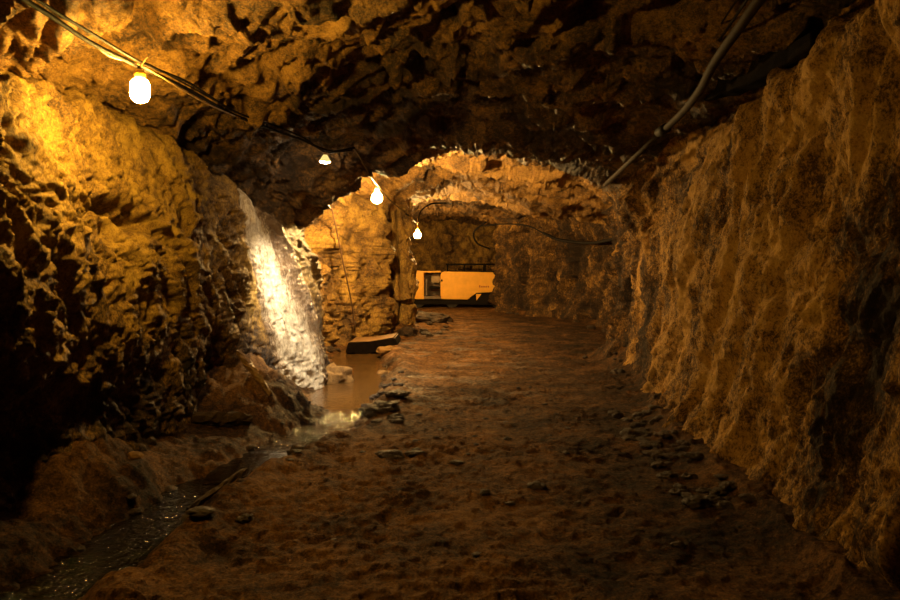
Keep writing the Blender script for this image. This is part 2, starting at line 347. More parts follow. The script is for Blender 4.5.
def box(bm, lo, hi, bev=0.0):
    lo, hi = Vector(lo), Vector(hi)
    g = bmesh.ops.create_cube(bm, size=1.0)['verts']
    for v in g:
        v.co = Vector([(lo[i] + hi[i]) / 2 + v.co[i] * (hi[i] - lo[i]) for i in range(3)])
    if bev:
        es = list({e for v in g for e in v.link_edges})
        bmesh.ops.bevel(bm, geom=es, offset=bev, segments=2, affect='EDGES')
    return bm
def prism(bm, pts, y0, y1, bev=0.0):
    """outline in x,z pushed along y"""
    a = [bm.verts.new((x, y0, z)) for x, z in pts]; b = [bm.verts.new((x, y1, z)) for x, z in pts]
    n = len(pts); fs = [bm.faces.new(a), bm.faces.new(b[::-1])]
    for i in range(n): fs.append(bm.faces.new((a[i], b[i], b[(i + 1) % n], a[(i + 1) % n])))
    if bev:
        bmesh.ops.bevel(bm, geom=list({e for f in fs for e in f.edges}), offset=bev, segments=2, affect='EDGES')
    return bm
def smooth_path(pts, n=8):
    pts = [Vector(q) for q in pts]; out = []
    for i in range(len(pts) - 1):
        p1, p2 = pts[i], pts[i + 1]; p0 = pts[i - 1] if i else 2 * p1 - p2; p3 = pts[i + 2] if i + 2 < len(pts) else 2 * p2 - p1
        for k in range(n):
            t = k / n
            out.append(.5 * ((2 * p1) + (p2 - p0) * t + (2 * p0 - 5 * p1 + 4 * p2 - p3) * t * t + (3 * p1 - p0 - 3 * p2 + p3) * t ** 3))
    out.append(pts[-1]); return out
def tube(bm, path, r, seg=8, cap=True):
    path = [Vector(q) for q in path]; n = len(path); rings = []
    up = Vector((0, 0, 1)); prev = None
    for i, q in enumerate(path):
        t = (path[min(i + 1, n - 1)] - path[max(i - 1, 0)]).normalized()
        if prev is None:
            a = t.cross(up); a = a.normalized() if a.length > .05 else t.cross(Vector((1, 0, 0))).normalized()
        else:
            a = (prev - t * prev.dot(t)).normalized()
        prev = a; b = t.cross(a); rr = r[i] if isinstance(r, (list, tuple)) else r
        rings.append([bm.verts.new(q + (a * math.cos(s * 2 * math.pi / seg) + b * math.sin(s * 2 * math.pi / seg)) * rr) for s in range(seg)])
    for i in range(n - 1):
        for s in range(seg):
            bm.faces.new((rings[i][s], rings[i][(s + 1) % seg], rings[i + 1][(s + 1) % seg], rings[i + 1][s]))
    if cap: bm.faces.new(rings[0][::-1]); bm.faces.new(rings[-1])
    return bm
def lathe(bm, prof, seg=16):
    """profile (r, z) top to bottom round z"""
    rings = []
    for r, z in prof:
        rings.append([bm.verts.new((0, 0, z))] if r < 1e-5 else [bm.verts.new((r * math.cos(2 * math.pi * s / seg), r * math.sin(2 * math.pi * s / seg), z)) for s in range(seg)])
    for a, b in zip(rings, rings[1:]):
        for s in range(seg):
            s2 = (s + 1) % seg
            if len(a) == 1 and len(b) == 1: continue
            if len(a) == 1: bm.faces.new((a[0], b[s], b[s2]))
            elif len(b) == 1: bm.faces.new((a[s], b[0], a[s2]))
            else: bm.faces.new((a[s], b[s], b[s2], a[s2]))
    return bm

# ------------------------------------------------------------------ shell: walls and roof
zone = fbm(p / .8, 3, 71)
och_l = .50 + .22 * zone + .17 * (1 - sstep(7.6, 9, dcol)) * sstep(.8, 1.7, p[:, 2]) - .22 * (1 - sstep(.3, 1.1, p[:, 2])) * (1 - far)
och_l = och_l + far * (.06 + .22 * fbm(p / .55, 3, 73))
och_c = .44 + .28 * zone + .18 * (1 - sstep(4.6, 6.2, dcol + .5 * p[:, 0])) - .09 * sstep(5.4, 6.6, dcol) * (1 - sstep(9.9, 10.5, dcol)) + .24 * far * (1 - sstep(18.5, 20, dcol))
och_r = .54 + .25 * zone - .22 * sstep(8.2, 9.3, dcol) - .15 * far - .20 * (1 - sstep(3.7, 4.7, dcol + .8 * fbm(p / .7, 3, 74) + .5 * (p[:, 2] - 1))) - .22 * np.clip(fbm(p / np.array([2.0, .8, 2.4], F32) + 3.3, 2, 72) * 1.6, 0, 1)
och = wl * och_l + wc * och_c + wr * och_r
wet = wl * (.35 + .4 * sstep(7, 8.5, dcol)) + wc * (.6 - .3 * far) + wr * .15
Vg = V.reshape(R_, U_, 3); og = och.reshape(R_, U_); wg = wet.reshape(R_, U_)
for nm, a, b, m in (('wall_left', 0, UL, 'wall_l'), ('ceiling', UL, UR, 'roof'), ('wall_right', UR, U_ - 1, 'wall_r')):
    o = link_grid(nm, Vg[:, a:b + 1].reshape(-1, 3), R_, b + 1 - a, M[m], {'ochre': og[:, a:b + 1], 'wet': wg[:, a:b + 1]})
    o['kind'] = 'structure'
# end wall behind the machine
gx, gz = np.meshgrid(np.linspace(-4.6, 4.4, 330), np.linspace(-.5, 4.3, 180), indexing='ij')
bp = np.stack([gx.ravel(), np.full(gx.size, 30.4), gz.ravel()], 1).astype(F32)
bd = .3 * facets(bp / .8, 81, 16) + .14 * facets(bp / .3, 82, 16) + .04 * ridged(bp / .12, 2, 83)
bp[:, 1] -= bd
o = link_grid('wall_back', bp, 330, 180, M['wall_l'], {'ochre': .52 + .25 * fbm(bp / .6, 3, 84), 'wet': np.full(len(bp), .3)}); o['kind'] = 'structure'

# ------------------------------------------------------------------ floor
zi = np.array([(0 - -.5) / .9])
LX0 = SP[:, 0, 0] + (SP[:, 1, 0] - SP[:, 0, 0]) * .555; RX0 = SP[:, 14, 0] + (SP[:, 13, 0] - SP[:, 14, 0]) * .555
def wall_x(y): return pchip(SD, LX0, y), pchip(SD, RX0, y)
DY = np.array([-4, 2.0, 3.3, 4.0, 5.0, 6.0, 6.8, 8.0, 9.5, 11.0, 13.0, 15.0, 17.0, 32.0])
DXc = np.array([-2.0, -2.0, -2.0, -1.95, -1.85, -1.5, -1.25, -1.35, -1.38, -1.45, -1.7, -1.75, -1.7, -1.7])
DWd = np.array([.34, .34, .34, .34, .34, .32, .42, .5, .55, .58, .5, .4, .3, .3])
DDp = np.array([.24, .24, .24, .24, .22, .20, .19, .22, .23, .23, .2, .14, .0, .0])
def floor_z(x, y):
    x = np.asarray(x, float).ravel(); y = np.asarray(y, float).ravel()
    pp = np.stack([x, y, np.zeros_like(x)], 1).astype(F32)
    lx, rx = wall_x(y)
    c = np.interp(y, DY, DXc) + .10 * perlin(pp / .5, 90); w = np.interp(y, DY, DWd); dp = np.interp(y, DY, DDp)
    t = np.abs(x - c) / w
    chan = np.exp(-t ** 3)
    z = .035 * fbm(pp / 1.1, 3, 91) + .022 * fbm(pp / .25, 3, 92)
    lump = np.maximum(0, ridged(pp / np.array([.22, .16, 1], F32), 3, 93) - .55)
    z = z + .022 * lump * (.4 + sstep(-.1, .5, perlin(pp / .9, 94)))
    z = z + (.008 + .006 * sstep(.6, -.6, x)) * facets(pp / .075, 95, 24) + .02 * sstep(1.0, -.4, x) * np.maximum(0, perlin(pp / np.array([.1, .08, 1], F32), 85) - .3) 
    prints = np.maximum(0, perlin(pp / np.array([.16, .12, 1], F32), 96) - .25)
    z = z - .07 * prints * (1 - sstep(.8, 1.6, x))
    z = z - dp * chan + chan * .05 * facets(pp / .12, 97)
    z = z + .12 * np.exp(-np.maximum(rx - x, 0) / .10) + .10 * np.exp(-np.maximum(x - lx, 0) / .15)
    z = z + .09 * np.exp(-((x - np.interp(y, DY, DXc) - w - .12) / .22) ** 2) * (1 - sstep(13, 15, y)) * (1 - .75 * np.exp(-((y - 6.9) / .7) ** 2)) * (1 + .6 * fbm(pp / .3, 2, 89))         # bank between ditch and path
    for (mx, my, rx_, ry_, h) in [(-2.35, 7.6, .85, .9, .36), (-2.5, 4.75, .45, .42, .21), (-2.15, 3.9, .25, .5, .08), (-1.5, 17.0, .7, .9, .2), (-.55, 18.6, .5, .8, .16), (3.0, 11.0, .5, 1.2, .25), (2.9, 12.0, .4, .6, .1)]:
        e = ((x - mx) / rx_) ** 2 + ((y - my) / ry_) ** 2
        z = z + h * np.exp(-e * e * .7) * (1 + .35 * fbm(pp / .22, 3, 98) + .16 * facets(pp / .2, 88))
    return z
tcol = np.linspace(0, 1, 820)
lx, rx = wall_x(DR)
lo = lx - .45; hi = rx + .45
FXg = lo[:, None] + (hi - lo)[:, None] * tcol[None]; FYg = np.repeat(DR[:, None], 820, 1)
fz = floor_z(FXg, FYg)
fp = np.stack([FXg.ravel(), FYg.ravel(), fz], 1)
f0 = np.stack([FXg.ravel(), FYg.ravel(), np.zeros(fz.size)], 1).astype(F32)
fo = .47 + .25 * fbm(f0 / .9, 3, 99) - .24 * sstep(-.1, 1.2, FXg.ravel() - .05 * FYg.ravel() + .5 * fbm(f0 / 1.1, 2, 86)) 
cc = np.interp(FYg.ravel(), DY, DXc)
fw = .12 + .5 * np.exp(-((FXg.ravel() - cc) / .8) ** 2) * sstep(4, 7, FYg.ravel()) + .55 * sstep(6.5, 9, FYg.ravel()) * (1 - sstep(.9, 2, FXg.ravel())) * sstep(.0, .3, fbm(f0 / np.array([.7, .4, 1], F32), 3, 87)) 
fo += .10 * np.exp(-(wall_x(FYg.ravel())[1] - FXg.ravel()) / .25) + .05
fo -= .3 * np.exp(-(np.abs(FXg.ravel() - cc) / np.interp(FYg.ravel(), DY, DWd)) ** 3) * (1 - sstep(13, 16, FYg.ravel()))
fo -= .13 * sstep(.2, .5, cc - FXg.ravel() + .3 * fbm(f0 / .5, 2, 84)) * (1 - sstep(6.2, 7.2, FYg.ravel()))
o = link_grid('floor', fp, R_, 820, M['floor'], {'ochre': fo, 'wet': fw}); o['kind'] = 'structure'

# ------------------------------------------------------------------ water in the ditch
def water(name, y0, y1, z0, z1, grow, material):
    ys = np.linspace(y0, y1, 40); bm = bmesh.new(); prev = None
    for y in ys:
        c = float(np.interp(y, DY, DXc)); w = float(np.interp(y, DY, DWd)) * grow; z = z0 + (z1 - z0) * (y - y0) / (y1 - y0)
        e = min(1.0, math.sqrt(max(0.02, 1 - abs(2 * (y - y0) / (y1 - y0) - 1) ** 4)))
        row = [bm.verts.new((c + w * e * s, y, z)) for s in np.linspace(-1, 1, 13)]
        if prev:
            for i in range(12): bm.faces.new((prev[i], prev[i + 1], row[i + 1], row[i]))
        prev = row
    return obj(name, bm, material, smooth=True)
tag(water('puddle', 5.2, 14.6, -.085, -.085, 1.3, M['pool']), 'brown pool at the foot of the pale streak, glittering where it runs out', 'puddle')
tag(water('stream', 1.8, 5.5, -.13, -.09, 1.0, M['riffle']), 'dark trickle of water in the ditch at lower left', 'stream', kind='stuff')

# ------------------------------------------------------------------ flowstone streak on the left slope
dfl = np.arange(8.0, 10.35, .018)
Kf = pchip(SD, SP, dfl); uf = np.linspace(.45, 4.15, 330)
Xf = catmull(Kf, uf); nr, nu = Xf.shape[:2]
Bf = np.zeros((nr, nu, 3)); Bf[..., 0] = Xf[..., 0]; Bf[..., 1] = dfl[:, None]; Bf[..., 2] = Xf[..., 1]
# displaced wall below it, sampled from the wall grid
ri = np.interp(dfl, DR, np.arange(R_)); ci = np.interp(uf, UU, np.arange(U_))
r0 = np.floor(ri).astype(int); c0 = np.floor(ci).astype(int); tr = (ri - r0)[:, None, None]; tcx = (ci - c0)[None, :, None]
W = (Vg[r0][:, c0] * (1 - tr) * (1 - tcx) + Vg[r0 + 1][:, c0] * tr * (1 - tcx) + Vg[r0][:, c0 + 1] * (1 - tr) * tcx + Vg[r0 + 1][:, c0 + 1] * tr * tcx)
Ng = NRM[r0][:, c0]
zc = np.clip(Bf[..., 2] / 2.3, 0, 1); pf = Bf.reshape(-1, 3).astype(F32)
dc = 9.38 - .62 * zc ** .8 ; hw = .62 - .10 * zc
edge = (1 - np.abs(Bf[..., 1] - dc + .10 * fbm(pf / .3, 3, 101).reshape(nr, nu)) / hw)
off = np.clip(edge, -1, .35) * .16 - .004 + .012 * ridged(pf / np.array([.2, .07, .5], F32), 3, 102).reshape(nr, nu)
Wf = W + Ng * off[..., None]
o = link_grid('flowstone', Wf.reshape(-1, 3), nr, nu, M['flow'], {'ochre': -.02 + 1.5 * np.clip(1 - np.abs(Bf[..., 1] - dc + .14 + .10 * zc) / (hw * .85), 0, .5) - .22 * zc + .25 * fbm(pf / np.array([.3, .12, .6], F32), 3, 103).reshape(nr, nu), 'wet': np.full(nr * nu, .75)})
tag(o, 'pale wet mineral streak running down the left slope into the pool', 'flowstone')

# ------------------------------------------------------------------ rock pillar
def pillar_mesh():
    th = np.linspace(0, 2 * np.pi, 200); zz = np.linspace(-.3, 3.6, 320)
    T, Z = np.meshgrid(th, zz, indexing='ij')
    k = Z / 3.2
    rad = .23 + .20 * np.exp(-Z / .35) + .35 * np.clip(k - .8, 0, 1) ** 1.3 + .05 * np.abs(np.cos(T * 1 + .4)) 
    cx = -1.29 + .05 * np.sin(Z * 1.3); cy = 17.2
    px_ = cx + rad * 1.0 * np.cos(T); py_ = cy + rad * 1.35 * np.sin(T)
    # a deep upright crack on the near face
    crack = .20 * np.exp(-((T - 4.80 - .12 * np.sin(Z * 2.1)) / .13) ** 2) 
    pp = np.stack([px_.ravel(), py_.ravel(), Z.ravel()], 1).astype(F32)
    d = .24 * facets(pp / np.array([.34, .34, .6], F32), 111, 22) + .05 * ridged(pp / np.array([.16, .16, .4], F32), 2, 114) - .02 + .04 * facets(pp / np.array([.12, .12, .16], F32), 112, 16) - crack.ravel()
    n = np.stack([np.cos(T).ravel(), np.sin(T).ravel(), np.zeros(T.size)], 1)
    pp = pp + n.astype(F32) * d[:, None].astype(F32)
    g = pp.reshape(200, 320, 3); g[-1] = g[0]
    o = link_grid('pillar_1', g.reshape(-1, 3), 200, 320, M['wall_l'], {'ochre': .58 + .2 * fbm(pp / .5, 2, 113), 'wet': np.full(len(pp), .3)})
    o['kind'] = 'structure'; return o
pillar_mesh()

# ------------------------------------------------------------------ lamps
def aim(o, direction): o.rotation_euler = Vector(direction).to_track_quat('-Z', 'Y').to_euler()
def jar_lamp(loc, label):
    t = thing('jar_lamp', label, 'lamp', loc)
    b = bmesh.new(); lathe(b, [(.026, .045), (.044, .035), (.056, .012), (.058, -.03), (.056, -.06), (.046, -.085), (.026, -.1), (0, -.105)], 18)
    obj('glass_jar', b, M['lit_jar'], t, True)
    b = bmesh.new(); lathe(b, [(0, .1), (.024, .098), (.03, .075), (.034, .05), (.03, .044), (0, .044)], 16); obj('socket', b, M['socket'], t, True)
    b = bmesh.new(); tube(b, smooth_path([(.0, 0, .095), (.012, -.01, .12), (.035, -.015, .155), (.05, -.01, .175)]), .005, 6); obj('tie_wire', b, M['pale_cable'], t, True)
    return t
def globe_lamp(loc, label, r, cord, material, socket):
    t = thing('light_bulb', label, 'light bulb', loc)
    prof = [(.012 / .045 * r, r * 1.55)] + [(r * math.sin(a), r * math.cos(a)) for a in np.linspace(.55, math.pi - .001, 10)] + [(0, -r)]
    b = bmesh.new(); lathe(b, prof, 18); obj('globe', b, material, t, True)
    b = bmesh.new(); lathe(b, [(0, r * 2.5), (r * .2, r * 2.45), (r * .27, r * 2.0), (r * .3, r * 1.5), (0, r * 1.45)], 14); obj('socket', b, socket, t, True)
    b = bmesh.new(); tube(b, [(0, 0, r * 2.4), (0, 0, r * 2.4 + cord)], .008, 6); obj('cord', b, M['pale_cable'], t, True)
    return t
jar_lamp(P(140, 86, 4.3), 'big glowing jar lamp nearest the viewer, tied under the cable bundle')
t = thing('reflector_lamp', 'cone-shaped reflector lamp hanging under the dark roof block', 'lamp', P(325, 161, 8.1))
b = bmesh.new(); lathe(b, [(.02, .075), (.03, .06), (.066, 0), (.066, -.004)], 20); obj('reflector', b, M['lit_reflector'], t, True)
b = bmesh.new(); lathe(b, [(.064, -.003), (.052, -.018), (.03, -.028), (0, -.032)], 20); obj('lens', b, M['lit_reflector_face'], t, True)
b = bmesh.new(); lathe(b, [(0, .125), (.016, .12), (.022, .07), (0, .068)], 12); obj('socket', b, M['socket_brown'], t, True)
t.rotation_euler = (.16, .06, 0)
ld = bpy.data.lights.new('lamp_light', 'SPOT'); lo_ = bpy.data.objects.new('lamp_light', ld); C.objects.link(lo_)
ld.energy = 900; ld.color = (1.0, .80, .52); ld.spot_size = math.radians(78); ld.spot_blend = .8; ld.shadow_soft_size = .04
lo_.location = P(325, 161, 8.1) + Vector((-.005, .02, -.05)); aim(lo_, (-.38, 1.0, -2.5))
globe_lamp(P(377, 198, 12.3), 'round glowing bulb in front of the bright ochre alcove', .095, .05, M['lit_globe'], M['socket_brown'])
globe_lamp(P(417.5, 235, 18.0), 'small bulb on a drop cord beside the rock pillar, above the yellow machine', .09, .22, M['lit_small'], M['socket'])
globe_lamp((-2.3, 23.6, 2.5), 'bulb hung deep in the drift behind the rock pillar', .08, .5, M['lit_deep'], M['socket'])

# ------------------------------------------------------------------ cables and pipes
def cable(name, pts, r, m, label, cat='cable', n=8, seg=7, group=None):
    b = bmesh.new(); tube(b, smooth_path(pts, n), r, seg); o = obj(name, b, m, None, True); tag(o, label, cat, group); return o
main = [(-2.05, .5, 2.75), (-1.98, 2.2, 2.74), P(38, 8, 3.3), P(88, 41, 3.75), P(138, 66, 4.3), P(185, 88, 5.0), P(230, 113, 6.0), P(268, 128, 6.8), P(300, 139, 7.3), P(330, 151, 7.7), P(354, 148, 8.3)]
cable('cable', main, .013, M['cable'], 'thickest black cable of the bundle sagging along the left wall')
c2 = [Vector(v) + Vector((.03, .0, .035 * (1 if i % 2 else .5))) for i, v in enumerate(main[:-2])] + [P(326, 152, 7.7), P(352, 150, 8.3)]
cable('cable', c2, .009, M['cable'], 'thinner black cable lying on top of the thick cable on the left wall')
c3 = [P(88, 40, 3.78), P(110, 56, 4.0), P(138, 64.5, 4.28), P(165, 79, 4.6), P(186, 92, 5.0), P(212, 106, 5.5), P(240, 118, 6.2)]
cable('cable', c3, .006, M['pale_cable'], 'pale lit flex tied to the cable bundle at the jar lamp')
c4 = [P(60, 16, 3.6), P(100, 38, 4.1), P(132, 58, 4.45), P(152, 66, 4.7), P(200, 92, 5.4), P(235, 112, 6.3)]
cable('cable', c4, .006, M['cable'], 'thin loose wire above the cable bundle at upper left')
c5 = [P(354, 148, 8.3), P(360, 157, 8.7), P(366, 168, 9.2), P(371, 177, 10.2), P(378, 186, 12.3), P(390, 200, 14.5), P(402, 210, 16.3), P(412, 214, 17.6), P(419, 206, 18.6)]
cable('cable', c5, .011, M['flex'], 'slack pale flex running from the roof block to the bulb by the pillar')
cable('cable', [P(406, 214, 16.6), P(411, 217, 17.4), P(417, 222, 18.0), P(421, 211, 18.8), P(431, 204, 20.0), P(446, 203, 21.5)], .022, M['cable'], 'black cable looping over the top of the rock pillar')
cable('cable', [P(325, 181, 13.4), P(330, 188, 13.3), P(338, 190, 13.2), P(342, 186, 13.15), P(341, 181, 13.15)], .016, M['rust'], 'bent iron hook sticking out of the alcove wall', 'hook')
cable('cable', [P(331, 205, 13.35), P(336, 228, 13.5), P(343, 262, 13.75), P(351, 300, 14.05), P(355, 330, 14.3)], .014, M['rust'], 'thin upright line running down the alcove wall')
bpy.context.view_layer.update()
# right side
pip = thing('pipe', 'long dark pipe slanting down from the roof along the right wall', 'pipe', (0, 0, 0))
up_ = smooth_path([P(775, -22, 4.1), P(742, 24, 4.55), P(715, 62, 5.15), P(700, 90, 5.75), P(682, 113, 6.5), P(664, 130, 7.2)])
b = bmesh.new(); tube(b, up_, .034, 12); obj('upper_pipe', b, M['pipe'], pip, True)
b = bmesh.new(); tube(b, [P(667, 127.5, 7.1), P(659, 132.5, 7.35)], .05, 12); obj('coupling', b, M['black_steel'], pip, True)
b = bmesh.new(); tube(b, [P(663, 131, 7.22), P(635, 157, 8.3), P(606, 184, 9.45)], .03, 12); obj('lower_pipe', b, M['pipe'], pip, True)
cable('cable', [P(752, -8, 4.6), P(722, 36, 5.3), P(700, 62, 6.0), P(680, 84, 6.8), P(660, 98, 7.5), P(640, 104, 8.1)], .010, M['cable'], 'thin cable hanging behind the dark pipe under the roof')
cable('cable', [P(742, -8, 4.7), P(716, 32, 5.5), P(696, 66, 6.2), P(672, 90, 7.1), P(648, 103, 8.0)], .007, M['cable'], 'thinner wire beside the hanging cable above the pipe')
shade_bar = thing('shade_bar', 'added near-black bar standing in for shade along the top of the right wall', 'shade_bar', (0, 0, 0))  # added bar, its black stands in for the shade of a rock undercut
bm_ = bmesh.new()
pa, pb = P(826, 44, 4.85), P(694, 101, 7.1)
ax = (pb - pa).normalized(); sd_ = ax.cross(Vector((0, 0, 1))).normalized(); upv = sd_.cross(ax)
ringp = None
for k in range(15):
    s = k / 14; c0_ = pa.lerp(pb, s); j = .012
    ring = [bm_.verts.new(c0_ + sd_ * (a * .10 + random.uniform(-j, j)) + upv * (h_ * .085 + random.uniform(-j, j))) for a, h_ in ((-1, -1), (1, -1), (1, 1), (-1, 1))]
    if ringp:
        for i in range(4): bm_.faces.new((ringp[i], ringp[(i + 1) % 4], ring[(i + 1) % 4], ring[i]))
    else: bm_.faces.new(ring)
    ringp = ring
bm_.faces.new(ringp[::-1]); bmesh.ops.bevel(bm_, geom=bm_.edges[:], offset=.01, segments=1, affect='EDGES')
obj('shade_black', bm_, M['shade_black'], shade_bar)
cable('pipe', [P(543, 233, 20.5), P(560, 240, 20.0), P(590, 243, 19.0), P(612, 239.5, 17.5), P(628, 236, 16.2)], .045, M['rubber'], 'black hose sagging across the far right wall', 'hose')
cable('cable', [P(486, 222, 23), P(474, 232, 23.2), P(477, 243, 23.4), P(490, 249, 23.6)], .03, M['rubber'], 'curl of black hose hanging over the far right wall edge', 'hose')
cable('cable', [P(482, 226, 23.0), P(505, 224, 22.4), P(528, 226, 21.4), P(545, 234, 20.5)], .022, M['rubber'], 'black hose strung along the top of the far right wall', 'hose')

# ------------------------------------------------------------------ yellow machine
MY = 27.6; S = MY / FX
def X(px): return (px - 450) * S
def Z(py): return CAMZ - (py - HY) * S
veh = thing('mine_vehicle', 'low yellow mine vehicle with an open cab parked across the end of the drift', 'vehicle', (0, MY, 0))
zb = .02
def vp(name, bm, m, parent=veh, smooth=False): return obj(name, bm, m, parent, smooth)
b = bmesh.new(); prism(b, [(X(440.5), Z(299)), (X(468), Z(299.5)), (X(476.5), Z(292)), (X(505), Z(292)), (X(505), Z(272.5)), (X(443), Z(271.5)), (X(440.5), Z(274))], 0, 1.5, .03)
body = vp('body', b, M['yellow'])
b = bmesh.new(); prism(b, [(X(409), Z(296)), (X(423.8), Z(296)), (X(423.8), Z(271)), (X(416), Z(270.5)), (X(411), Z(276))], .0, 1.5, .04); nose = vp('cab_nose', b, M['yellow'])
b = bmesh.new(); box(b, (X(408), -.04, Z(299)), (X(424), .1, Z(295.3)), .01); vp('nose_sill', b, M['yellow'], nose)
b = bmesh.new(); box(b, (X(423), .0, Z(272.5)), (X(441), 1.5, Z(271)), .01); vp('cab_roof_bar', b, M['yellow'])
b = bmesh.new(); box(b, (X(422), .95, Z(297)), (X(442), 1.0, Z(271.5))); vp('cab_back_panel', b, M['grey_steel'])
b = bmesh.new(); box(b, (X(431), .55, Z(283)), (X(440), .75, Z(274)), .04); vp('seat_back', b, M['seat'])
b = bmesh.new(); box(b, (X(429), .2, Z(289)), (X(440), .8, Z(286.5)), .03); vp('seat', b, M['black_steel'])
b = bmesh.new(); box(b, (X(423), -.02, Z(299)), (X(441), .9, Z(296.2)), .01); vp('cab_sill', b, M['grey_steel'])
b = bmesh.new(); box(b, (X(424), .25, Z(296)), (X(427), .35, Z(279)), .01); vp('control_post', b, M['grey_steel'])
b = bmesh.new(); box(b, (X(408), .1, Z(304.5)), (X(492), 1.4, Z(298.5)), .02); vp('chassis', b, M['black_steel'])
b = bmesh.new(); prism(b, [(X(466), Z(304.5)), (X(488), Z(305)), (X(492), Z(292)), (X(477), Z(292.3)), (X(469.5), Z(299.5))], .06, .16, .01); prism(b, [(X(487), Z(305)), (X(505), Z(305)), (X(505), Z(292)), (X(490), Z(292))], .1, 1.3); vp('bumper', b, M['black_steel'])
b = bmesh.new(); prism(b, [(X(476), Z(294)), (X(481.5), Z(294)), (X(476.5), Z(300.5))], .03, .07); vp('step_plate', b, M['yellow'])
b = bmesh.new(); box(b, (X(477.5), -.012, Z(291)), (X(491), .0, Z(285.5))); lp = vp('side_panel', b, M['yellow'], body)
b = bmesh.new()
for k in range(5):
    x0 = X(479) + k * .085; box(b, (x0, -.02, Z(287.5)), (x0 + .055, -.011, Z(285.8 if k else 285.2)))
vp('faded_lettering', b, M['red_mark'], lp)
b = bmesh.new(); box(b, (X(441), -.03, Z(281.5)), (X(442.6), .0, Z(279.5)), .005); vp('latch', b, M['black_steel'], body)
for yy in (.12, 1.35):
    b = bmesh.new(); tube(b, [(X(446), yy, Z(264.3)), (X(505), yy, Z(264.3))], .03, 8); rl = vp('roof_rail', b, M['black_steel'], smooth=True)
    for px in (447.5, 464.8, 485.5, 502):
        b = bmesh.new(); tube(b, [(X(px), yy, Z(273)), (X(px), yy, Z(264.3))], .03, 8); vp('rail_post', b, M['black_steel'], rl, True)
b = bmesh.new(); box(b, (X(446), .06, Z(272.8)), (X(503), 1.42, Z(270.6)), .01); vp('roof_deck', b, M['black_steel'])
for px in (418, 452, 498):
    for yy in (.25, 1.25):
        b = bmesh.new(); tube(b, [(X(px), yy - .09, .30), (X(px), yy + .09, .30)], .29, 24); w = vp('wheel', b, M['tyre'], smooth=False)
        b = bmesh.new(); tube(b, [(X(px), yy - .11, .30), (X(px), yy - .08, .30)], .14, 16); vp('hub', b, M['black_steel'], w)

# ------------------------------------------------------------------ stones, clods, wood
def stone_mesh(seed, sx, sy, sz, m, sub=4):
    b = bmesh.new(); bmesh.ops.create_icosphere(b, subdivisions=sub, radius=1)
    co = np.array([v.co for v in b.verts], F32)
    d = .34 * facets(co / .75 + seed * 3.1, seed, 20) + .13 * facets(co / .3 + seed, seed + 5, 20) + .03 * fbm(co / .12, 2, seed + 9)
    co = co * (1 + d[:, None]); co *= np.array([sx, sy, sz], F32)
    for v, c in zip(b.verts, co): v.co = c
    me = bpy.data.meshes.new('stone'); b.to_mesh(me); b.free()
    me.polygons.foreach_set('use_smooth', [True] * len(me.polygons)); me.materials.append(m)
    me.attributes.new('ochre', 'FLOAT', 'POINT').data.foreach_set('value', np.full(len(co), .42, F32) + .2 * fbm(co / .7, 2, seed))
    me.attributes.new('wet', 'FLOAT', 'POINT').data.foreach_set('value', np.full(len(co), .5, F32))
    return me
SM = [stone_mesh(200 + k, 1, .75 + .1 * (k % 3), .5 + .12 * (k % 3), M['stone']) for k in range(7)]
SO = [stone_mesh(300 + k, 1, .8, .55, M['ochre_stone']) for k in range(3)]
def stone(mesh, x, y, s, label, group=None, rz=0, sz=1.0, name='stone', sink=.35, cat='stone', sxy=(1, 1)):
    o = bpy.data.objects.new(name, mesh); C.objects.link(o)
    z = float(floor_z([x], [y])[0])
    o.location = (x, y, z + s * .55 * sz * (1 - 2 * sink) + .0); o.scale = (s * sxy[0], s * sxy[1], s * sz); o.rotation_euler = (0, 0, rz)
    tag(o, label, cat, group); return o
def at(px, py): # floor point at a picture position
    d = CAMZ * FX / (py - HY); return (px - 450) / FX * d, d
rnd = random.Random(3)
def spot(px, py, wpx, mesh, label, group=None, name='stone', sz=1.0, cat='stone', sink=.35, sxy=(1, 1)):
    x, y = at(px, py); return stone(mesh, x, y, wpx / 2 / FX * y, label, group, rnd.uniform(-.5, .5), sz, name, sink, cat, sxy)
spot(390, 353, 26, SO[0], 'flat tawny stone at the pool edge, the upper of a stacked pair', sz=.6)
spot(386, 367, 22, SO[1], 'rounded tawny stone below the flat one at the pool edge', sz=.7)
spot(348, 341, 12, SO[2], 'small ochre stone against the left end of the dark slab')
stone(SO[0], -1.66, 10.0, .27, 'ochre boulder at the right foot of the pale streak', None, .4, 1.25, 'boulder', .3, 'boulder')
spot(432, 327, 34, SM[0], 'long dark boulder lying below the yellow machine', name='boulder', sz=.8, cat='boulder', sxy=(1, 1))
spot(418, 318, 18, SM[3], 'dark stone between the pillar foot and the long boulder')
spot(407, 336, 20, SM[4], 'brown stone in front of the pillar foot')
spot(397, 326, 16, SM[5], 'dark stone at the left corner of the pillar foot')
spot(445, 322, 14, SM[6], 'small dark stone at the right end of the long boulder')
spot(172, 424, 34, SM[1], 'dark boulder at the mouth of the hollow under the left wall', name='boulder', sz=1.2, cat='boulder')
spot(134, 478, 16, SO[2], 'small tawny stone on the ditch bank beside the left mound')
spot(385, 414, 30, SM[2], 'biggest black clod on the bank between pool and path', name='clod', sz=.55, cat='clod')
spot(398, 403, 24, SM[3], 'black clod behind the biggest clod on the pool bank', name='clod', sz=.55, cat='clod')
spot(352, 404, 20, SM[4], 'black clod half in the pool beside the riffle', name='clod', sz=.55, cat='clod')
spot(390, 460, 26, SM[5], 'dark clod on the path in line with the riffle, left of a pair', name='clod', sz=.6, cat='clod')
spot(414, 458, 18, SM[6], 'dark clod on the path, right of a pair', name='clod', sz=.6, cat='clod')
spot(457, 463, 14, SM[0], 'small dark clod on the path further right of the pair', name='clod', sz=.6, cat='clod')
